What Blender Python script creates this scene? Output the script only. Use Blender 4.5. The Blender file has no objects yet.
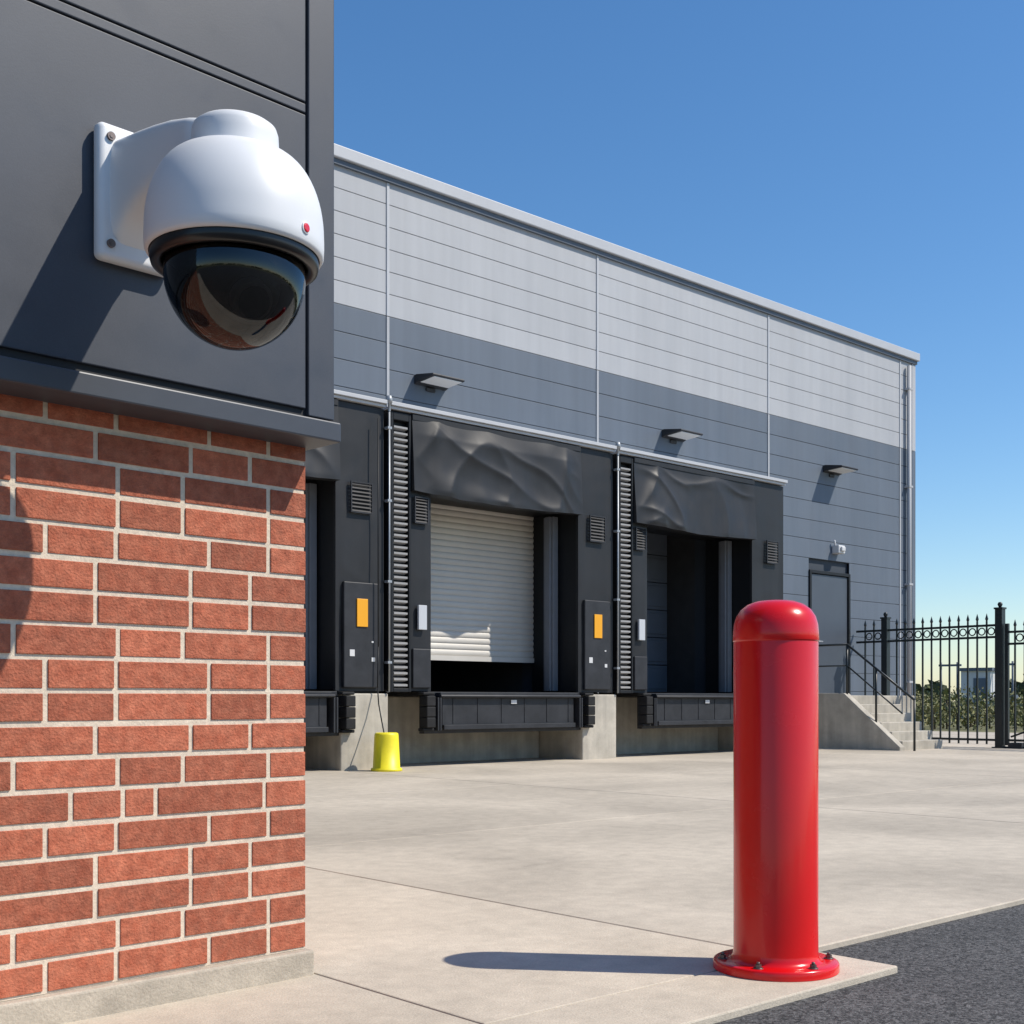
import bpy, bmesh, math, random
from mathutils import Vector, Matrix, noise
random.seed(7)
S=bpy.context.scene
# ---------------- helpers
def link(o,parent=None):
    S.collection.objects.link(o)
    if parent: o.parent=parent
    return o
def empty(name,loc=(0,0,0),rz=0):
    e=bpy.data.objects.new(name,None); e.location=loc; e.rotation_euler=(0,0,rz); e.empty_display_size=.2
    return link(e)
class MB:
    def __init__(s): s.bm=bmesh.new()
    def box(s,x0,x1,y0,y1,z0,z1,mi=0):
        v=[s.bm.verts.new(p) for p in [(x0,y0,z0),(x1,y0,z0),(x1,y1,z0),(x0,y1,z0),(x0,y0,z1),(x1,y0,z1),(x1,y1,z1),(x0,y1,z1)]]
        for f in [(0,3,2,1),(4,5,6,7),(0,1,5,4),(1,2,6,5),(2,3,7,6),(3,0,4,7)]:
            fa=s.bm.faces.new([v[i] for i in f]); fa.material_index=mi
        return v
    def poly(s,pts,mi=0):
        f=s.bm.faces.new([s.bm.verts.new(p) for p in pts]); f.material_index=mi; return f
    def prism_x(s,prof,x0,x1,mi=0):
        a=[s.bm.verts.new((x0,y,z)) for y,z in prof]; b=[s.bm.verts.new((x1,y,z)) for y,z in prof]
        n=len(prof)
        s.bm.faces.new(a).material_index=mi; s.bm.faces.new(b[::-1]).material_index=mi
        for i in range(n):
            s.bm.faces.new([a[i],b[i],b[(i+1)%n],a[(i+1)%n]]).material_index=mi
    def tube(s,p0,p1,r,seg=10,mi=0,r2=None):
        p0=Vector(p0);p1=Vector(p1);d=(p1-p0)
        q=d.to_track_quat('Z','Y').to_matrix()
        r2=r if r2 is None else r2
        a=[];b=[]
        for i in range(seg):
            t=2*math.pi*i/seg
            o=q@Vector((math.cos(t),math.sin(t),0))
            a.append(s.bm.verts.new(p0+o*r)); b.append(s.bm.verts.new(p1+o*max(r2,1e-4)))
        s.bm.faces.new(a[::-1]).material_index=mi; s.bm.faces.new(b).material_index=mi
        for i in range(seg):
            f=s.bm.faces.new([a[i],a[(i+1)%seg],b[(i+1)%seg],b[i]]); f.material_index=mi; f.smooth=seg>6
    def lathe(s,prof,cx=0,cy=0,seg=64,mi=0):
        rings=[]
        for r,z in prof:
            if r<1e-5: rings.append([s.bm.verts.new((cx,cy,z))])
            else: rings.append([s.bm.verts.new((cx+r*math.cos(2*math.pi*i/seg),cy+r*math.sin(2*math.pi*i/seg),z)) for i in range(seg)])
        for A,B in zip(rings[:-1],rings[1:]):
            for i in range(seg):
                j=(i+1)%seg
                if len(A)==1 and len(B)==1: continue
                if len(A)==1: f=s.bm.faces.new([A[0],B[j],B[i]])
                elif len(B)==1: f=s.bm.faces.new([A[i],A[j],B[0]])
                else: f=s.bm.faces.new([A[i],A[j],B[j],B[i]])
                f.material_index=mi; f.smooth=True
    def torus(s,c,R,r,axis='X',seg=16,sub=6,mi=0):
        vs=[]
        for i in range(seg):
            a=2*math.pi*i/seg; row=[]
            for j in range(sub):
                b=2*math.pi*j/sub
                u=(R+r*math.cos(b)); p=(r*math.sin(b),u*math.cos(a),u*math.sin(a))
                row.append(s.bm.verts.new((c[0]+p[0],c[1]+p[1],c[2]+p[2])))
            vs.append(row)
        for i in range(seg):
            for j in range(sub):
                f=s.bm.faces.new([vs[i][j],vs[(i+1)%seg][j],vs[(i+1)%seg][(j+1)%sub],vs[i][(j+1)%sub]]); f.smooth=True; f.material_index=mi
    def finish(s,name,mats,parent=None,bevel=0,seg=2,smooth=False,subsurf=0,recalc=True):
        if recalc: bmesh.ops.recalc_face_normals(s.bm,faces=s.bm.faces)
        me=bpy.data.meshes.new(name); s.bm.to_mesh(me); s.bm.free()
        if smooth:
            for p in me.polygons: p.use_smooth=True
        if not isinstance(mats,(list,tuple)): mats=[mats]
        for m in mats: me.materials.append(m)
        o=bpy.data.objects.new(name,me); link(o,parent)
        if bevel:
            b=o.modifiers.new('bev','BEVEL'); b.width=bevel; b.segments=seg; b.limit_method='ANGLE'; b.angle_limit=math.radians(40)
            b.harden_normals=False
        return o
# ---------------- materials
def N(nt,t,**k):
    n=nt.nodes.new(t)
    for a,b in k.items(): setattr(n,a,b)
    return n
def mat(name,col,rough=.5,metal=0,spec=.5,var=.0,vscale=3,bump=0,bscale=60,island=0,coat=0,vdetail=6,stretch=None,rvar=0,col2=None,v2=0,v2scale=.4,bdist=.01,speck=0,sscale=200,streak=0,stain=0):
    m=bpy.data.materials.new(name); m.use_nodes=True; nt=m.node_tree; P=nt.nodes['Principled BSDF']
    P.inputs['Roughness'].default_value=rough; P.inputs['Metallic'].default_value=metal
    P.inputs['Specular IOR Level'].default_value=spec; P.inputs['Coat Weight'].default_value=coat
    P.inputs['Coat Roughness'].default_value=.05
    tc=N(nt,'ShaderNodeTexCoord'); mp=N(nt,'ShaderNodeMapping'); nt.links.new(tc.outputs['Object'],mp.inputs[0])
    if stretch: mp.inputs['Scale'].default_value=stretch
    c=(col[0],col[1],col[2],1)
    cur=None
    def mul(cur,fac_out,lo,hi,a=.3,b=.7):
        mr=N(nt,'ShaderNodeMapRange'); nt.links.new(fac_out,mr.inputs[0]); mr.inputs[1].default_value=a;mr.inputs[2].default_value=b
        mr.inputs[3].default_value=lo; mr.inputs[4].default_value=hi
        mx=N(nt,'ShaderNodeVectorMath',operation='SCALE')
        if cur is None: mx.inputs[0].default_value=col[:3]
        else: nt.links.new(cur,mx.inputs[0])
        nt.links.new(mr.outputs[0],mx.inputs['Scale']); return mx.outputs[0]
    if col2 is not None:
        n=N(nt,'ShaderNodeTexNoise'); n.inputs['Scale'].default_value=vscale*.7; n.inputs['Detail'].default_value=5; nt.links.new(mp.outputs[0],n.inputs[0])
        mr=N(nt,'ShaderNodeMapRange'); nt.links.new(n.outputs[0],mr.inputs[0]); mr.inputs[1].default_value=.35;mr.inputs[2].default_value=.65
        mx=N(nt,'ShaderNodeMix',data_type='RGBA'); mx.inputs[6].default_value=c; mx.inputs[7].default_value=(*col2,1); nt.links.new(mr.outputs[0],mx.inputs[0]); cur=mx.outputs[2]
    if var:
        n=N(nt,'ShaderNodeTexNoise'); n.inputs['Scale'].default_value=vscale; n.inputs['Detail'].default_value=vdetail; n.inputs['Roughness'].default_value=.65
        nt.links.new(mp.outputs[0],n.inputs[0]); cur=mul(cur,n.outputs[0],1-var,1+var)
    if v2:
        n=N(nt,'ShaderNodeTexNoise'); n.inputs['Scale'].default_value=v2scale; n.inputs['Detail'].default_value=4
        n.inputs['Distortion'].default_value=.6
        nt.links.new(mp.outputs[0],n.inputs[0]); cur=mul(cur,n.outputs[0],1-v2,1+v2)
    if stain:
        n=N(nt,'ShaderNodeTexNoise'); n.inputs['Scale'].default_value=2.3; n.inputs['Detail'].default_value=9; n.inputs['Roughness'].default_value=.7; n.inputs['Distortion'].default_value=1.2
        nt.links.new(mp.outputs[0],n.inputs[0]); cur=mul(cur,n.outputs[0],1,1-stain,.56,.72)
    if speck:
        n=N(nt,'ShaderNodeTexVoronoi'); n.inputs['Scale'].default_value=sscale; nt.links.new(tc.outputs['Object'],n.inputs[0])
        sp=N(nt,'ShaderNodeSeparateColor'); nt.links.new(n.outputs['Color'],sp.inputs[0])
        cur=mul(cur,sp.outputs[0],1-speck,1+speck,0,1)
    if streak:
        mp2=N(nt,'ShaderNodeMapping'); nt.links.new(tc.outputs['Object'],mp2.inputs[0]); mp2.inputs['Scale'].default_value=(1,1,.06)
        n=N(nt,'ShaderNodeTexNoise'); n.inputs['Scale'].default_value=7; n.inputs['Detail'].default_value=7; nt.links.new(mp2.outputs[0],n.inputs[0])
        cur=mul(cur,n.outputs[0],1-streak,1+streak*.6)
    if island:
        g=N(nt,'ShaderNodeNewGeometry'); cur=mul(cur,g.outputs['Random Per Island'],1-island,1+island,0,1)
    if cur is None: P.inputs['Base Color'].default_value=c
    else: nt.links.new(cur,P.inputs['Base Color'])
    if rvar:
        n=N(nt,'ShaderNodeTexNoise'); n.inputs['Scale'].default_value=vscale*2; n.inputs['Detail'].default_value=5; nt.links.new(mp.outputs[0],n.inputs[0])
        mr=N(nt,'ShaderNodeMapRange'); nt.links.new(n.outputs[0],mr.inputs[0]); mr.inputs[1].default_value=.3;mr.inputs[2].default_value=.7
        mr.inputs[3].default_value=rough-rvar; mr.inputs[4].default_value=rough+rvar; nt.links.new(mr.outputs[0],P.inputs['Roughness'])
    if bump:
        n=N(nt,'ShaderNodeTexNoise'); n.inputs['Scale'].default_value=bscale; n.inputs['Detail'].default_value=6; nt.links.new(tc.outputs['Object'],n.inputs[0])
        b=N(nt,'ShaderNodeBump'); b.inputs['Strength'].default_value=bump; b.inputs['Distance'].default_value=bdist
        nt.links.new(n.outputs[0],b.inputs['Height']); nt.links.new(b.outputs[0],P.inputs['Normal'])
    return m
M_drive=mat('concrete_drive',(.455,.398,.32),.85,var=.12,vscale=9,v2=.18,v2scale=.55,island=.03,bump=.35,bscale=90,bdist=.004,vdetail=12,speck=.06,sscale=170,stain=.14)
M_walk=mat('concrete_walk',(.52,.452,.36),.85,var=.11,vscale=11,v2=.11,v2scale=1.3,island=.02,bump=.45,bscale=140,bdist=.004,vdetail=13,speck=.09,sscale=260,stain=.10)
M_conc=mat('concrete_cast',(.42,.385,.325),.85,var=.14,vscale=5,v2=.14,v2scale=1.2,bump=.35,bscale=60,bdist=.006,vdetail=10,streak=.18)
M_plinth=mat('concrete_plinth',(.43,.375,.30),.9,var=.18,vscale=12,v2=.15,v2scale=3,bump=.5,bscale=110,bdist=.005,vdetail=10,speck=.08,sscale=300)
M_joint=mat('joint_filler',(.13,.11,.09),.9,var=.2,vscale=20)
M_asph=mat('asphalt',(.074,.072,.071),.88,var=.25,vscale=40,v2=.12,v2scale=1.5,bump=1.0,bscale=150,bdist=.008,speck=.75,sscale=105)
M_earth=mat('grass_earth',(.12,.135,.05),.95,var=.4,vscale=3,col2=(.19,.17,.09))
M_brick=mat('brick_red',(.345,.088,.043),.85,var=.26,vscale=38,v2=.10,v2scale=6,island=.20,bump=.8,bscale=130,bdist=.005,col2=(.42,.13,.07),vdetail=10,speck=.12,sscale=420)
M_mortar=mat('mortar',(.66,.56,.44),.95,var=.15,vscale=50,bump=.6,bscale=150,bdist=.003)
M_clad=mat('cladding_dark',(.046,.053,.069),.5,var=.10,vscale=4,v2=.10,v2scale=1.1,bump=.08,bscale=280,bdist=.002,rvar=.06,speck=.06,sscale=500)
M_cladin=mat('cladding_groove',(.018,.019,.022),.7)
M_flash=mat('flashing_metal',(.055,.061,.075),.45,var=.08,vscale=6,metal=.1)
M_wl=mat('siding_light',(.405,.415,.435),.6,var=.035,vscale=1.5,island=.02,stretch=(1,1,.35),rvar=.06,v2=.04,v2scale=.5,streak=.05)
M_wd=mat('siding_blue_grey',(.108,.134,.172),.6,var=.05,vscale=1.5,island=.03,stretch=(1,1,.35),rvar=.06,v2=.05,v2scale=.5,streak=.07)
M_seamd=mat('siding_seam',(.035,.045,.06),.7)
M_trim=mat('trim_light_grey',(.46,.47,.49),.45,var=.04,vscale=2)
M_white=mat('trim_white',(.6,.6,.6),.45,var=.05,vscale=3)
M_vinyl=mat('black_vinyl',(.018,.0187,.021),.5,spec=.35,var=.12,vscale=2,bump=.1,bscale=300,bdist=.001,rvar=.05,streak=.12)
M_black=mat('black_paint',(.011,.012,.014),.5,var=.1,spec=.3)
M_rub=mat('black_rubber',(.016,.016,.017),.75,spec=.3,var=.3,vscale=8,bump=.2,bscale=80)
M_steeld=mat('dark_steel',(.026,.027,.031),.5,spec=.35,var=.3,vscale=5)
M_pleat=mat('pleat_grey',(.30,.297,.295),.5,var=.1,vscale=4)
M_door=mat('rolling_door',(.58,.55,.50),.5,var=.05,vscale=2,v2=.06)
M_doord=mat('sectional_door_dark',(.11,.13,.165),.5,var=.08)
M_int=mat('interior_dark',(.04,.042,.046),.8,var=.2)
M_galv=mat('galvanised',(.34,.36,.38),.45,metal=.4,var=.1,vscale=12)
M_guide=mat('guide_grey',(.17,.185,.21),.5,var=.08,vscale=6)
M_or=mat('orange_reflector',(.80,.36,.01),.35)
M_gr=mat('grey_reflector',(.5,.52,.55),.35)
M_yel=mat('yellow_plastic',(.80,.68,.02),.45,var=.08,vscale=10)
M_red=mat('red_gloss_paint',(.66,.004,.006),.25,spec=.4,coat=.25,var=.04,vscale=6,rvar=.03,bump=.05,bscale=24,bdist=.0015)
M_redm=mat('red_matte',(.45,.02,.02),.5)
M_bolt=mat('bolt_steel',(.16,.13,.12),.45,metal=.8,var=.2,vscale=60)
M_cam=mat('camera_white',(.72,.725,.735),.4,bump=.06,bscale=600,bdist=.001,var=.015,vscale=8)
M_camb=mat('camera_black',(.01,.01,.011),.3)
M_seam=mat('camera_seam',(.12,.12,.125),.6)
M_barrel=mat('lens_barrel_grey',(.30,.30,.31),.4)
M_lens=mat('lens_glass',(.004,.004,.006),.05,coat=1)
M_led=mat('red_led',(.7,.01,.01),.2,coat=1)
M_fence=mat('fence_black',(.012,.018,.02),.4,var=.1)
M_ledp=mat('lamp_diffuser',(.75,.75,.73),.4)
M_sdoor=mat('steel_door_grey',(.065,.078,.10),.45,var=.05)
M_bark=mat('bark',(.08,.06,.04),.9,var=.3,vscale=6)
M_leaf=mat('bush_leaves',(.105,.13,.035),.7,island=.5,col2=(.20,.18,.07),vscale=1)
M_leafd=mat('tree_leaves',(.045,.065,.028),.8,island=.5,col2=(.08,.09,.035),vscale=.05)
M_bub=bpy.data.materials.new('tinted_bubble'); M_bub.use_nodes=True; nt=M_bub.node_tree; nt.nodes.clear()
o=N(nt,'ShaderNodeOutputMaterial'); mx=N(nt,'ShaderNodeMixShader'); tr=N(nt,'ShaderNodeBsdfTransparent'); tr.inputs[0].default_value=(.24,.225,.21,1)
gl=N(nt,'ShaderNodeBsdfGlossy'); gl.inputs['Roughness'].default_value=.012; gl.inputs[0].default_value=(.85,.9,.95,1)
fr=N(nt,'ShaderNodeFresnel'); fr.inputs[0].default_value=1.6
nt.links.new(fr.outputs[0],mx.inputs[0]);nt.links.new(tr.outputs[0],mx.inputs[1]);nt.links.new(gl.outputs[0],mx.inputs[2]);nt.links.new(mx.outputs[0],o.inputs[0])

# ---------------- ground
g=MB(); R=900
g.poly([(-R,-R,-.06),(R,-R,-.06),(R,R,-.06),(-R,R,-.06)]); g.finish('ground',M_earth)
g=MB(); g.poly([(-40,-40,-.022),(60,-40,-.022),(60,2.47,-.022),(-40,2.47,-.022)]); g.finish('asphalt_road',M_asph)
g=MB(); g.poly([(-25,2.11,-.012),(3.545,2.11,-.012),(3.545,2.46,-.012),(30.9,2.46,-.012),(30.9,45,-.012),(-25,45,-.012)]); g.finish('joint_base',M_joint)
def slabs(xs,ys,gap=.005):
    s=MB()
    for i in range(len(xs)-1):
        for j in range(len(ys)-1):
            s.box(xs[i]+gap,xs[i+1]-gap,ys[j]+gap,ys[j+1]-gap,-.10,0)
    return s
xs=[-12.0]+[2.1-1.5*i for i in range(8,-1,-1)]
s=slabs(xs+[3.55],[2.10,2.45],.0035)
x2=xs+[3.40]; ys=[2.45,5.6,8.8,12.0]
gap=.0035
for i in range(len(x2)-1):
    for j in range(len(ys)-1): s.box(x2[i]+gap,x2[i+1]-gap,ys[j]+gap,ys[j+1]-gap,-.10,0)
s.finish('sidewalk',M_walk,bevel=.005,seg=2)
dx=[3.40,8.3,13.2,18.1,23.0,27.9,31]; dy=[2.45,6.1,9.2,12.2]
s=slabs(dx,dy,gap=.0065)
for a,b in [(-25,-9),(-9,3.4),(3.4,13.2),(13.2,23.0),(23.0,31)]:
    for c,d in [(12.2,20),(20,45)]:
        s.box(a+.005,b-.005,c+.005,d-.005,-.10,0)
s.finish('concrete_driveway',M_drive,bevel=.005,seg=1)

# ---------------- warehouse
WY=13.4; XL,XR=-8.0,23.2
wh=empty('warehouse')
docks=[(4.94,8.99),(9.06,13.10),(13.18,17.28)]
opens=[(a+.66,b-.70 if k!=2 else b-.85) for k,(a,b) in enumerate(docks)]
cols=[XL,-2.4,1.7,5.72,9.78,13.81,18.22,22.66,XR]
def siding(name,z0,z1,n,m):
    s=MB(); p=(z1-z0)/n; g=.004
    for r in range(n):
        a=z0+r*p+g; b=z0+(r+1)*p-g
        for i in range(len(cols)-1):
            segs=[(cols[i]+.01,cols[i+1]-.01)]
            holes=[(o[0]-.1,o[1]+.1) for o in opens] if (b>.9 and a<3.75) else []
            if b>.9 and a<3.25: holes=holes+[(19.47,20.82)]
            for h in holes:
                ns=[]
                for q in segs:
                    if h[1]<=q[0] or h[0]>=q[1]: ns.append(q); continue
                    if h[0]>q[0]+.02: ns.append((q[0],h[0]))
                    if h[1]<q[1]-.02: ns.append((h[1],q[1]))
                segs=ns
            for q in segs: s.box(q[0],q[1],WY,WY+.05,a,b)
    return s.finish(name,m,wh,bevel=.005,seg=2)
siding('siding_lower',.30,6.0,16,M_wd)
siding('siding_upper',6.0,7.80,6,M_wl)
s=MB()
zlo,zhi=.93,3.9
edges=[XL]
for o_ in opens: edges+= [o_[0]-.1,o_[1]+.1]
edges+=[19.47,20.82,XR-.02]
for i in range(0,len(edges),2): s.box(edges[i],edges[i+1],WY+.012,WY+.3,zlo,zhi)
s.box(XL,XR-.02,WY+.012,WY+.3,zhi,5.995); s.box(XL,XR-.02,WY+.012,WY+.3,5.996,7.78,1); s.box(XL,XR-.02,WY+.012,WY+.3,.31,zlo)
s.box(19.47,20.82,WY+.06,WY+.25,zlo,zhi-.003)
s.finish('wall_core',[M_seamd,M_wd],wh)
s=MB(); s.box(XL,XR,WY-.03,WY+.35,-.05,.29); s.finish('foundation',M_conc,wh,bevel=.01)
s=MB(); s.box(XR-.25,XR,WY+.31,50,.3,7.78); s.box(XL,XL+.25,WY+.31,50,.3,7.78); s.box(XL,XR,50.0,50.25,.3,7.78)
s.box(XL+.25,XR-.25,WY+.32,49.99,7.4,7.6)
s.finish('walls_and_roof_deck',M_wd,wh)
s=MB()
for r in range(22):
    s.box(XR+.001,XR+.03,WY+.055,50.2,.3+r*.34+.006,.3+(r+1)*.34-.006)
s.finish('siding_side',M_wd,wh,bevel=.006,seg=1)
s=MB(); s.box(XL-.1,XR+.10,WY-.09,WY+.40,7.86,8.02); s.box(XR-.3,XR+.10,WY+.401,50.3,7.86,8.02)
s.finish('parapet_cap',M_trim,wh,bevel=.012)
s=MB(); s.box(XL-.05,XR+.06,WY-.045,WY+.2,7.79,7.857); s.box(XR-.2,XR+.06,WY+.201,50.2,7.79,7.857); s.finish('parapet_fascia',M_wd,wh)
s=MB()
for x in cols[1:-1]:
    s.box(x-.022,x+.022,WY-.014,WY+.02,.30,5.99,1); s.box(x-.022,x+.022,WY-.014,WY+.02,6.0,7.785,0)
s.box(XR-.10,XR+.035,WY-.02,WY+.054,.30,5.99,2); s.box(XR-.10,XR+.035,WY-.02,WY+.054,6.0,7.785,1)
s.finish('joint_trims',[M_trim,M_wl,M_wd],wh,bevel=.004)
s=MB(); s.tube((22.90,WY-.07,.1),(22.90,WY-.07,7.7),.045,12)
for z in (1.2,3.2,5.2,7.2): s.box(22.83,22.97,WY-.12,WY-.001,z,z+.04)
s.finish('downspout',M_wl,wh)
s=MB(); s.box(21.3,22.8,WY-.06,WY-.032,.30,.72); s.finish('red_guard_board',M_redm,wh,bevel=.01)
s=MB(); s.box(19.47,19.53,WY-.03,WY+.04,.93,3.29); s.box(20.76,20.82,WY-.03,WY+.04,.93,3.29); s.box(19.531,20.759,WY-.03,WY+.04,3.23,3.29)
s.finish('door_frame',M_black,wh,bevel=.005)
s=MB(); s.box(19.54,20.75,WY+.0,WY+.05,.96,3.22);s.finish('door_leaf',M_sdoor,wh,bevel=.006)
s=MB(); s.tube((19.66,WY-.07,1.95),(19.82,WY-.07,1.95),.013); s.tube((19.67,WY-.07,1.95),(19.67,WY,1.95),.016); s.box(19.63,19.71,WY-.012,WY-.001,1.85,2.07); s.finish('door_handle',M_galv,wh)
s=MB(); s.box(20.22,20.44,WY-.16,WY-.001,3.64,3.80); s.box(20.27,20.40,WY-.20,WY-.161,3.68,3.77); s.tube((20.25,WY-.06,3.79),(20.22,WY-.06,3.9),.02); s.finish('door_sensor_box',M_white,wh,bevel=.02)
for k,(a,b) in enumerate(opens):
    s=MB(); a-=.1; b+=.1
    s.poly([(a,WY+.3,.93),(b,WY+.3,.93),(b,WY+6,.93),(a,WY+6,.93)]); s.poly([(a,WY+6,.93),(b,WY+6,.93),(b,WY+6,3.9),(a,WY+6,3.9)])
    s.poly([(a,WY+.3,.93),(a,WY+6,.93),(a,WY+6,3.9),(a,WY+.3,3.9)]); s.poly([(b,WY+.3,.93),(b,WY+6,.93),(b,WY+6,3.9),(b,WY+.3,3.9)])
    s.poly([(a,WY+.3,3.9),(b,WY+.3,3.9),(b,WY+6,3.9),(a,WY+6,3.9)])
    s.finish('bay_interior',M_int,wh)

# ---------------- docks
FY=12.4
def fabric(s,x0,x1,z0,z1,y,amp,mi=0,nx=24,nz=24,depth=.05,seed=0,sag=0,tilt=0,fold=.28):
    V=[]
    for i in range(nx+1):
        row=[]
        for j in range(nz+1):
            x=x0+(x1-x0)*i/nx; z=z0+(z1-z0)*j/nz
            e=min(1,8*min(i/nx,1-i/nx)+.1)*min(1,4*min(j/nz+.2,1-j/nz))
            w=.45*noise.noise(Vector((x*.9,z*.9,seed+2)))
            def cre(u,v,sd): return (1-abs(noise.noise(Vector((u,v,sd))))*2.6)
            dr=noise.noise(Vector((x*3.0+w,z*.35,seed+1)))
            c2=max(0,cre((x-z*.7+w)*1.15,(x+z)*.35,seed+5.3))**2
            c3=max(0,cre((x*.5+z*1.3+w)*1.4,(x-z)*.4,seed+8.7))**2.5
            n=noise.noise(Vector((x*.8,seed*3.1,z*.8)))
            zz=z-(sag*math.sin(math.pi*i/nx)*(1-j/nz))+ (0.012*noise.noise(Vector((x*2.5,seed,1))) if j==0 else 0)
            row.append(s.bm.verts.new((x,y-amp*e*(n*.9+.55*dr*(1.1-j/nz)+fold*c2+fold*.7*c3)-tilt*(1-j/nz),zz)))
        V.append(row)
    for i in range(nx):
        for j in range(nz):
            f=s.bm.faces.new([V[i][j],V[i+1][j],V[i+1][j+1],V[i][j+1]]); f.smooth=True; f.material_index=mi
    per=[V[i][0] for i in range(nx+1)]+[V[nx][j] for j in range(1,nz+1)]+[V[i][nz] for i in range(nx-1,-1,-1)]+[V[0][j] for j in range(nz-1,0,-1)]
    fr=[s.bm.verts.new(v.co) for v in per]
    back=[s.bm.verts.new((v.co.x,y+depth,v.co.z)) for v in per]
    n=len(per)
    for i in range(n):
        f=s.bm.faces.new([fr[i],back[i],back[(i+1)%n],fr[(i+1)%n]]); f.material_index=mi
def vent(s,x0,x1,y,z0,z1,mi=0):
    s.box(x0,x0+.015,y-.02,y,z0,z1,mi); s.box(x1-.015,x1,y-.02,y,z0,z1,mi)
    s.box(x0+.016,x1-.016,y-.02,y,z1-.015,z1,mi); s.box(x0+.016,x1-.016,y-.02,y,z0,z0+.015,mi)
    n=8
    for i in range(n):
        z=z0+.03+(z1-z0-.06)*i/(n-1)
        s.prism_x([(y-.018,z-.012),(y-.003,z+.008),(y-.001,z+.002),(y-.012,z-.014)],x0+.017,x1-.017,mi)
for k,(a,b) in enumerate(docks):
    e=empty('loading_dock',((a+b)/2,FY,0)); P=e
    ox=(a+b)/2
    def fin(s,name,m,**kw):
        ob=s.finish(name,m,P,**kw); ob.location=(-ox,-FY,0); return ob
    oa,ob_=opens[k]
    s=MB(); s.box(a+.02,oa-.02,FY+.06,WY-.002,.97,4.46); s.box(ob_+.02,b-.02,FY+.06,WY-.002,.97,4.46)
    s.box(oa-.019,ob_+.019,FY+.08,WY-.002,3.56,4.46)
    fin(s,'shelter_frame',M_black,bevel=.01)
    s=MB(); pz=.075; z=1.0
    while z<4.28:
        s.prism_x([(FY+.055,z),(FY-.02,z+pz*.30),(FY-.02,z+pz*.62),(FY+.055,z+pz*.80)],a+.075,a+.285); z+=pz
    fin(s,'pleated_pad',M_pleat)
    s=MB(); s.box(a+.02,a+.06,FY-.03,FY+.059,.95,4.44); s.box(a+.30,a+.335,FY-.03,FY+.059,.95,4.44); s.box(a+.061,a+.299,FY-.03,FY+.059,4.345,4.44); s.box(a+.061,a+.299,FY-.03,FY+.059,.95,.995)
    fin(s,'pleat_frame',M_black,bevel=.006)
    s=MB(); fabric(s,a+.345,oa+.01,.96,3.55,FY,.014,nx=10,nz=60,seed=k); fabric(s,ob_-.01,b,.96,4.45,FY,.022,nx=16,nz=80,seed=k+4)
    fin(s,'side_pads',M_vinyl,recalc=True)
    s=MB(); fabric(s,a+.345,ob_+.005,3.48,4.45,FY-.03,.085,nx=120,nz=50,seed=k+9,tilt=.06,sag=.045,depth=.07,fold=.42)
    s.box(a+.35,ob_,FY-.045,FY-.029,4.38,4.448)
    fin(s,'header_curtain',M_vinyl)
    s=MB(); s.box(a,b,FY-.05,WY-.002,4.465,4.50); s.box(a-.01,b+.01,FY-.085,FY-.0,4.503,4.55); fin(s,'top_flashing',M_trim,bevel=.004)
    s=MB(); s.box(b-.62,b-.1,FY-.05,FY-.0,1.0,2.28); s.box(a+.36,oa-.02,FY-.04,FY,1.0,1.5); fin(s,'pad_guards',M_steeld,bevel=.012)
    s=MB(); s.box(b-.44,b-.28,FY-.065,FY-.051,1.74,2.08); fin(s,'orange_reflector',M_or,bevel=.004)
    s=MB(); s.box(a+.43,a+.56,FY-.065,FY-.03,1.74,2.05); fin(s,'grey_reflector',M_gr,bevel=.004)
    s=MB(); s.box(b-.54,b-.47,FY-.056,FY-.051,1.38,1.46); s.box(b-.22,b-.17,FY-.056,FY-.051,1.32,1.37); s.box(b-.22,b-.19,FY-.056,FY-.051,1.55,1.57); fin(s,'labels',M_white)
    s=MB(); vent(s,b-.52,b-.2,FY-.035,3.12,3.5); vent(s,a+.38,a+.60,FY-.03,3.08,3.42); fin(s,'vents',M_steeld)
    s=MB()
    if k!=2:
        dz0=1.47; p=.085; n=int((4.0-dz0)/p); s.box(oa-.08,ob_+.08,WY-.05,WY-.01,dz0-.07,dz0,0)
        prof=[]
        for i in range(n):
            for q in range(6):
                t=q/6; prof.append((WY-.02-.016*abs(math.sin(math.pi*t))**.6,dz0+(i+t)*p))
        va=[s.bm.verts.new((oa-.08,y,z)) for y,z in prof]; vb=[s.bm.verts.new((ob_+.08,y,z)) for y,z in prof]
        for i in range(len(prof)-1):
            f=s.bm.faces.new([va[i],vb[i],vb[i+1],va[i+1]])
        fin(s,'rolling_door',M_door)
    else:
        for r in range(6):
            for c in range(3):
                w=(ob_-oa+.16)/3; x=oa-.08+c*w; z=.98+r*.48
                s.box(x+.006,x+w-.006,WY+.90,WY+.94,z+.006,z+.474); s.box(x+.07,x+w-.07,WY+.88,WY+.899,z+.06,z+.42)
        fin(s,'sectional_door',M_doord,bevel=.01)
    s=MB(); s.box(ob_-.10,ob_-.0,FY+.42,FY+.62,.98,3.5); s.box(ob_-.13,ob_-.10,FY+.46,FY+.56,.98,3.5); s.box(oa+.0,oa+.06,FY+.5,FY+.62,.98,3.5)
    fin(s,'door_guides',M_guide,bevel=.006)
    s=MB(); s.box(oa-.05,ob_+.0,FY-.02,WY+.3,.90,.955); s.box(oa+.12,ob_-.2,FY-.10,FY-.02,.50,.89); s.box(oa+.07,ob_-.15,FY-.13,FY-.02,.885,.945)
    s.box(oa-.1,ob_+.05,FY+.0,FY+.1,.42,.899); s.box(oa+.12,ob_-.2,FY-.14,FY-.101,.47,.53)
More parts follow.
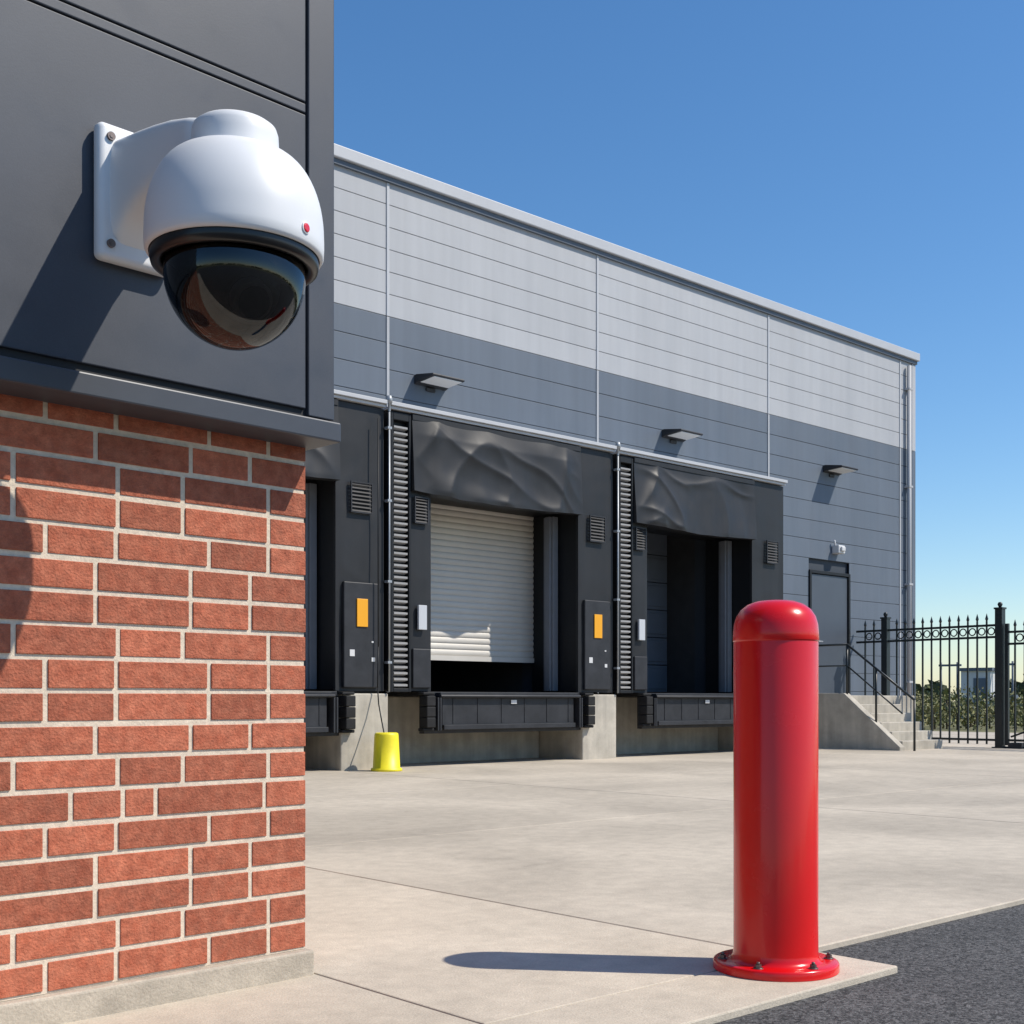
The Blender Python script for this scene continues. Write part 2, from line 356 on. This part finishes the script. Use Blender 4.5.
    for x in (oa-.0,oa+.04,ob_-.14,ob_-.1): s.box(x,x+.025,FY-.16,FY-.001,.46,.88)
    for x in [oa+.3+i*(ob_-oa-.6)/5 for i in range(6)]: s.box(x-.01,x+.01,FY-.108,FY-.1,.55,.87)
    s.tube((oa+.05,FY-.15,.90),(ob_-.12,FY-.15,.90),.022,8)
    fin(s,'dock_leveler',M_steeld,bevel=.006)
    s=MB()
    for x in (oa-.20,ob_+.01):
        for i in range(3): s.box(x+.02,x+.16,FY-.17,FY-.001,.50+i*.136,.50+i*.136+.13)
        s.box(x,x+.18,FY-.12,FY-.002,.455,.495); s.box(x,x+.18,FY-.12,FY-.002,.912,.95)
    fin(s,'bumpers',M_rub,bevel=.012)
    s=MB(); s.box((oa+ob_)/2-.05,(oa+ob_)/2+.05,FY-.116,FY-.1085,.80,.85); fin(s,'leveler_label',M_white)
    s=MB(); s.box(b-.66,b+.04 if k<2 else b,FY-.04,WY-.035,-.03,.93)
    if k==0: s.box(a-.2,a+.3,FY-.04,WY-.035,-.03,.93)
    s.box(a+.05 if k else a+.31,b-.67,FY+.85,WY-.036,-.03,.898)
    fin(s,'concrete_piers',M_conc,bevel=.015)
for x in (9.025,13.14):
    e=empty('conduit_pole',(x,FY-.07,0))
    s=MB(); s.tube((0,0,.95),(0,0,4.42),.013,8); s.lathe([(0,4.62),(.03,4.61),(.04,4.57),(.04,4.53),(.018,4.52),(.018,4.42)],seg=14)
    for z in (1.3,2.3,3.3,4.2): s.box(-.03,.03,-.016,.06,z,z+.03)
    s.finish('pole',M_galv,e)
e=empty('yellow_guard_cone',(8.72,11.97,0))
s=MB(); s.lathe([(0,.46),(.122,.46),(.140,.45),(.144,.43),(.147,.38),(.163,.04),(.185,.033),(.19,.0),(0,0)],seg=40); s.finish('cone_body',M_yel,e)
s=MB(); pts=[(-.02,.02,.45),(.03,.14,.60),(.08,.27,.80),(.11,.335,1.0),(.12,.335,1.5),(.12,.335,4.3)]
for p,q in zip(pts[:-1],pts[1:]): s.tube(p,q,.008,8)
s.finish('cable',M_black,e)
for x in (10.5,15.6,20.2):
    e=empty('wall_light',(x,WY-.001,5.22))
    s=MB(); s.prism_x([(0,-.06),(0,.07),(-.05,.075),(-.42,.02),(-.42,-.012),(-.08,-.03)],-.28,.28); s.box(-.08,.08,-.03,-.0,-.12,-.061); s.finish('housing',M_steeld,e,bevel=.012)
    s=MB(); s.prism_x([(-.10,-.042),(-.40,-.024),(-.40,-.016),(-.10,-.034)],-.24,.24); s.finish('diffuser',M_ledp,e)
# ---------------- stairs
st=empty('staircase',(18.6,WY,0))
s=MB(); s.box(.17,2.3,-1.35,-.035,-.03,.93); n=5
for i in range(n):
    z=.93-(i+1)*.93/(n+1); s.box(.17,1.5,-1.35-(i+1)*.2,-1.351-i*.2 ,-.03,z)
s.finish('steps',M_conc,st,bevel=.012)
s=MB(); s.prism_x([(-.034,-.03),(-.034,.97),(-1.32,.97),(-2.40,.06),(-2.40,-.03)],0,.168); s.finish('stringer_wall',M_conc,st,bevel=.012)
s=MB(); r=.02; x=.085
s.tube((x,-.06,1.62+.2),(x,-1.33,1.82),r); s.tube((x,-1.33,1.82),(x,-2.62,.85),r); s.tube((x,-2.62,.85),(x,-2.62,-.02),r)
s.tube((x,-.06,1.45),(x,-1.33,1.45),r*.7); s.tube((x,-1.33,1.45),(x,-2.4,.62),r*.7)
for y,z in ((-.06,.97),(-.7,.97),(-1.33,.97)): s.tube((x,y,z-.02),(x,y,1.82),r)
s.tube((x,-1.9,.45),(x,-1.9,1.39),r)
s.finish('handrail',M_fence,st)
# ---------------- fence
FX=21.0
fe=empty('metal_fence',(FX,WY,0))
s=MB()
def span(s,y0,y1,H,ring=True):
    s.box(-.02,.02,y1,y0,H-.12,H-.08); s.box(-.02,.02,y1,y0,.12,.16)
    if ring: s.box(-.02,.02,y1,y0,H-.33,H-.29)
    n=int((y0-y1)/.17)
    for i in range(1,n):
        y=y0-(y0-y1)*i/n
        s.box(-.013,.013,y-.013,y+.013,.06,H-.02)
        s.tube((0,y,H-.02),(0,y,H+.02),.013,6,r2=.028); s.tube((0,y,H+.02),(0,y,H+.12),.028,6,r2=.001)
        if ring and i<n: s.torus((0,y-.085,H-.205),.062,.012,seg=14,sub=5)
def post(s,y,H,w=.06):
    s.box(-w,w,y-w,y+w,-.02,H); s.box(-w-.015,w+.015,y-w-.015,y+w+.015,H,H+.03); s.box(-w-.04,w+.04,y-w-.04,y+w+.04,.0,.02)
    s.lathe([(0.0,H+.13),(.03,H+.12),(.045,H+.085),(.03,H+.05),(.02,H+.03)],0,y,seg=12)
span(s,-.05,-.62,2.28); post(s,-.68,2.40); span(s,-.74,-2.88,2.28); post(s,-2.95,2.46,.065)
s.finish('fence_panels',M_fence,fe,bevel=0)
ga=empty('metal_gate',(FX+.02,WY-3.04,0)); s=MB()
span(s,0,-5.2,2.15); s.box(-.03,.03,-.06,-.0,.05,2.2); s.box(-.03,.03,-5.26,-5.2,.05,2.2); s.tube((0,-.1,.2),(0,-5.1,2.0),.018,6)
s.finish('gate_leaf',M_fence,ga)
s=MB(); s.box(-.05,.05,-5.5,.1,.0,.03); s.box(-.12,.12,-.35,-.1,.0,.10); s.finish('gate_track',M_steeld,ga,bevel=.005)
fe2=empty('metal_fence',(FX,4.9,0)); s=MB(); post(s,0,2.5)
for i in range(4): span(s,-.07-i*2.5,-2.43-i*2.5,2.28); post(s,-2.5-i*2.5,2.45)
s.finish('fence_panels',M_fence,fe2)

# ---------------- foreground brick building
fb=empty('brick_building',(2.073,3.27,0),math.radians(3.5))
ZB0,ZB1=.078,1.672; nrow=18; ph=(ZB1-ZB0)/nrow; mj=.0076
s=MB()
def run(s,L,place,seedv):
    rnd=random.Random(seedv)
    seqs=[[.135,.205,.29,.20],[.20,.20,.29,.29],[.135,.29,.20,.29]]
    for r in range(nrow):
        z0=ZB0+r*ph+mj; z1=ZB0+(r+1)*ph-mj
        t=0;i=0
        sq=seqs[(r*2+(r//3))%3]
        while t<L:
            l=sq[i%4]
            if r==5 : l=[.15,.36,.10,.15,.25][i%5]
            if L-t-l<.06: l=L-t
            l=min(l,L-t)
            place(t+mj*(t>.01),t+l-mj,z0+rnd.uniform(-.0015,.0015),z1+rnd.uniform(-.0015,.0015),rnd.uniform(-.0018,.0018))
            t+=l;i+=1
run(s,7,lambda a,b,z0,z1,j: s.box(-b,-a,j,.09,z0,z1),1)
run(s,5,lambda a,b,z0,z1,j: s.box(-.09,0+j,a+.098,b+.094,z0,z1),2)
s.finish('bricks',M_brick,fb,bevel=.0016,seg=2)
s=MB(); s.box(-7,-.004,.004,5.0,ZB0,ZB1+.05); s.finish('mortar_core',M_mortar,fb)
s=MB(); s.box(-7.03,.014,-.03,5.1,-.05,ZB0-.001); s.finish('concrete_plinth',M_plinth,fb,bevel=.008,seg=3)
CP=-.12
s=MB(); s.box(-7,.005,CP+.012,5.1,1.695,4.6); s.finish('cladding_core',M_cladin,fb)
s=MB()
s.box(-.078,.017,CP-.004,5.11,1.70,4.6)
gz=2.60
xsP=[-7,-4.4,-2.2,-.086]
for i in range(3):
    for z0,z1 in ((1.72,gz-.003),(gz+.003,gz+.030),(gz+.036,3.5),(3.51,4.6)):
        s.box(xsP[i]+.005,xsP[i+1],CP,CP+.05,z0,z1)
s.finish('cladding_panels',M_clad,fb,bevel=.003,seg=2)
s=MB(); s.box(-7.02,.030,CP-.022,5.12,1.632,1.692); s.finish('base_flashing',M_flash,fb,bevel=.005,seg=2)
s=MB(); s.box(-7.05,.06,CP-.05,5.15,4.6,4.75); s.finish('roof_cap',M_flash,fb,bevel=.01)

# ---------------- security camera
ang=math.radians(3.5)
def wl(t,p,z):
    d=Vector((math.cos(ang),math.sin(ang),0)); n=Vector((math.sin(ang),-math.cos(ang),0))
    return Vector((2.073,3.27,0))-t*d+p*n+Vector((0,0,z))
sc=empty('security_camera',wl(.655,.12,0),ang)
s=MB(); s.box(-.109,.109,-.045,-.001,1.990,2.345); s.finish('wall_plate',M_cam,sc,bevel=.018,seg=5,smooth=True)
s=MB()
for x in (-.078,.078):
    for z in (2.03,2.307):
        s.tube((x,-.052,z),(x,-.044,z),.011,16)
        s.tube((x,-.0535,z),(x,-.05,z),.006,6)
s.finish('plate_screws',M_bolt,sc)
secs=[(.044,2.035,2.312,.080),(.07,2.060,2.309,.078),(.10,2.085,2.305,.077),(.16,2.105,2.297,.078),(.24,2.115,2.284,.080),(.33,2.122,2.265,.084),(.42,2.126,2.238,.090),(.505,2.130,2.206,.096)]
s=MB(); rings=[]
for p,z0,z1,hw in secs:
    ring=[]; nseg=40; hh=(z1-z0)/2; zc=(z0+z1)/2
    for i in range(nseg):
        t=2*math.pi*i/nseg; c,sn=math.cos(t),math.sin(t)
        ex=.42
        ring.append(s.bm.verts.new((hw*math.copysign(abs(c)**ex,c),-p,zc+hh*math.copysign(abs(sn)**ex,sn))))
    rings.append(ring)
for A,B in zip(rings[:-1],rings[1:]):
    for i in range(len(A)):
        f=s.bm.faces.new([A[i],A[(i+1)%len(A)],B[(i+1)%len(A)],B[i]]); f.smooth=True
s.bm.faces.new(rings[-1])
s.finish('arm',M_cam,sc)
cy=-.505
s=MB(); s.lathe([(0,2.2105),(.07,2.2105),(.087,2.2075),(.097,2.200),(.101,2.188),(.102,2.17),(.102,2.138)],0,cy); s.finish('cap',M_cam,sc)
s=MB(); s.lathe([(.0995,2.141),(.0995,2.131)],0,cy); s.finish('cap_seam',M_seam,sc)
s=MB()
prof=[(.09,2.136),(.108,2.135)]
for i in range(1,17):
    a=math.pi/2*i/16
    prof.append((.108+.100*math.sin(a)**.88,2.133-.178*(1-math.cos(a))**.90))
prof+=[(.2085,1.94),(.2085,1.925),(.2075,1.905),(.203,1.897),(.198,1.896)]
s.lathe(prof,0,cy,seg=96); s.finish('housing',M_cam,sc)
s=MB(); s.lathe([(.1955,1.900),(.1965,1.885),(.193,1.872),(.182,1.868),(.170,1.872),(.166,1.885),(.166,1.91),(.19,1.91)],0,cy,seg=96); s.finish('bezel_ring',M_camb,sc)
s=MB(); prof=[(.165,1.885)]
zc=1.855
for i in range(0,25):
    a=math.pi/2*i/24; prof.append((.165*math.cos(a) if i<24 else 0,zc-.172*math.sin(a)))
s.lathe(prof,0,cy,seg=96); s.finish('bubble',M_bub,sc)
s=MB(); s.lathe([(0,1.90),(.16,1.90),(.16,1.888),(0,1.888)],0,cy)
prof=[(0.0,1.93)]
for i in range(1,20):
    a=math.pi*i/20; prof.append((.105*math.sin(a),1.835+.105*math.cos(a)))
prof.append((0,1.73)); s.lathe(prof,0,cy,seg=48)
s.finish('camera_module',M_camb,sc)
camdir=(Vector((0,0,0))-wl(.655,.625,0)); camdir.normalize()
base=math.atan2(camdir.y,camdir.x)-ang
a=base+math.radians(24); pt=math.radians(-34)
s=MB(); c=Vector((0,cy,1.835)); d=Vector((math.cos(a)*math.cos(pt),math.sin(a)*math.cos(pt),math.sin(pt)))
s.tube(c+d*.08,c+d*.124,.048,40); s.finish('lens_barrel',M_barrel,sc,bevel=.006)
s=MB(); s.tube(c+d*.1245,c+d*.1275,.038,32); s.finish('lens',M_lens,sc,bevel=.002)
a=base+math.radians(49)
s=MB(); dv=Vector((math.cos(a),math.sin(a),0)); c=Vector((0,cy,1.930))+dv*.208
s.tube(c,c+dv*.006,.0105,20); s.finish('status_led',M_led,sc,bevel=.003)
s=MB(); s.tube(c-dv*.001,c+dv*.0032,.0135,20); s.finish('led_rim',M_cam,sc,bevel=.001)

# ---------------- bollard
bo=empty('bollard',(3.226,2.344,0))
s=MB()
prof=[(0,1.166),(.03,1.1655),(.06,1.162),(.088,1.152),(.11,1.135),(.124,1.113),(.131,1.088),(.1335,1.06),(.134,1.038),(.133,1.0355),(.1315,1.035),(.1315,1.032),(.132,1.030),(.132,.06),(.134,.045),(.140,.034),(.150,.029)]
s.lathe(prof,seg=128); s.finish('post',M_red,bo)
s=MB(); s.lathe([(.13,.030),(.188,.030),(.194,.027),(.196,.022),(.196,.001)],seg=96); s.finish('base_flange',M_red,bo)
s=MB()
for i in range(6):
    a=math.radians(i*60+18); x,y=.168*math.cos(a),.168*math.sin(a)
    s.tube((x,y,.029),(x,y,.033),.015,20); s.tube((x,y,.033),(x,y,.043),.010,6); s.tube((x,y,.043),(x,y,.050),.0055,10)
s.finish('anchor_bolts',M_bolt,bo)

# ---------------- vegetation
def leafblob(s,c,R,n,size,rnd,mi=0,flat=1):
    for _ in range(n):
        while True:
            v=Vector((rnd.uniform(-1,1),rnd.uniform(-1,1),rnd.uniform(-1,1)))
            if v.length<1: break
        v=v*(v.length**-.4 if v.length>.05 else 1)
        p=Vector(c)+Vector((v.x*R,v.y*R,v.z*R*flat))
        if p.z<-.05: continue
        q=Vector((rnd.uniform(-1,1),rnd.uniform(-1,1),rnd.uniform(-.6,1))).normalized()
        t=q.orthogonal().normalized(); b=q.cross(t); sz=size*rnd.uniform(.5,1.3)
        w=[p+t*sz,p+b*sz*.6,p-t*sz,p-b*sz*.6]
        f=s.bm.faces.new([s.bm.verts.new(x) for x in w]); f.material_index=mi
rnd=random.Random(3); s=MB()
for i in range(190):
    x=rnd.uniform(33,46); y=rnd.uniform(6,36)
    h=rnd.uniform(.45,1.05)*(1 if y<19 else 1.4)
    s.tube((x,y,-.06),(x,y,h*.6),.03,5,mi=1)
    for q in range(4): leafblob(s,(x+rnd.uniform(-.9,.9),y+rnd.uniform(-.9,.9),h*rnd.uniform(.35,.6)),h*.6,60,.06,rnd,flat=.75)
s.finish('bushes',[M_leaf,M_bark],recalc=False)
s=MB()
for i in range(230):
    a=rnd.uniform(0,2*math.pi); d=rnd.uniform(150,210)
    x,y=d*math.cos(a),d*math.sin(a); h=rnd.uniform(3.5,8)
    if 15<math.degrees(a)<60: h*=.7
    s.tube((x,y,-.1),(x,y,h*.6),.25,5,mi=1,r2=.1)
    for q in range(5):
        leafblob(s,(x+rnd.uniform(-3,3),y+rnd.uniform(-3,3),h*rnd.uniform(.35,.75)),h*.32,32,.75,rnd)
s.finish('distant_trees',[M_leafd,M_bark],recalc=False)
e=empty('utility_shed',(57,29.3,0),math.radians(10)); s=MB(); s.box(-.9,.9,-.7,.7,-.1,2.25,0); s.box(-1.0,1.0,-.8,.8,2.25,2.4,1)
s.box(-.93,-.901,-.5,.1,.1,1.9,1)
for y in (-1.6,-.9,1.0,1.8): s.tube((-.5,y,-.1),(-.5,y,2.7),.05,8,1)
s.box(-.55,-.45,-1.7,-.81,2.5,2.6,1); s.box(-.55,-.45,.81,1.9,2.5,2.6,1); s.box(-.9,.3,-1.75,-.85,-.1,1.1,1)
s.finish('shed_body',[M_white,M_wd],e)

# ---------------- light/world/camera
tv=Vector((-.85,1,-1.55)).normalized()
sun=bpy.data.lights.new('sun','SUN'); sun.energy=5.0; sun.angle=math.radians(.5); sun.color=(1,.93,.82)
so=bpy.data.objects.new('sun',sun); link(so); so.rotation_euler=tv.to_track_quat('-Z','Y').to_euler()
w=bpy.data.worlds.new('World'); S.world=w; w.use_nodes=True; nt=w.node_tree; bg=nt.nodes['Background']
sk=N(nt,'ShaderNodeTexSky',sky_type='NISHITA'); sk.sun_disc=False
sk.sun_elevation=math.asin(-tv.z); sk.sun_rotation=math.atan2(-tv.x,-tv.y)
sk.air_density=1.05; sk.dust_density=.3; sk.ozone_density=4.0
hs=N(nt,'ShaderNodeHueSaturation'); hs.inputs['Saturation'].default_value=1.2
nt.links.new(sk.outputs[0],hs.inputs['Color']); nt.links.new(hs.outputs[0],bg.inputs[0]); bg.inputs[1].default_value=.15
c=bpy.data.cameras.new('camera'); co=bpy.data.objects.new('camera',c); link(co); co.location=(0,0,.85)
co.rotation_euler=(math.radians(90),0,math.radians(-41.9)); c.lens=1230/1024*36; c.sensor_width=36; c.shift_y=188/1024; c.clip_end=3000; c.clip_start=.05
S.camera=co
S.view_settings.view_transform='Standard'; S.view_settings.look='None'; S.view_settings.exposure=0
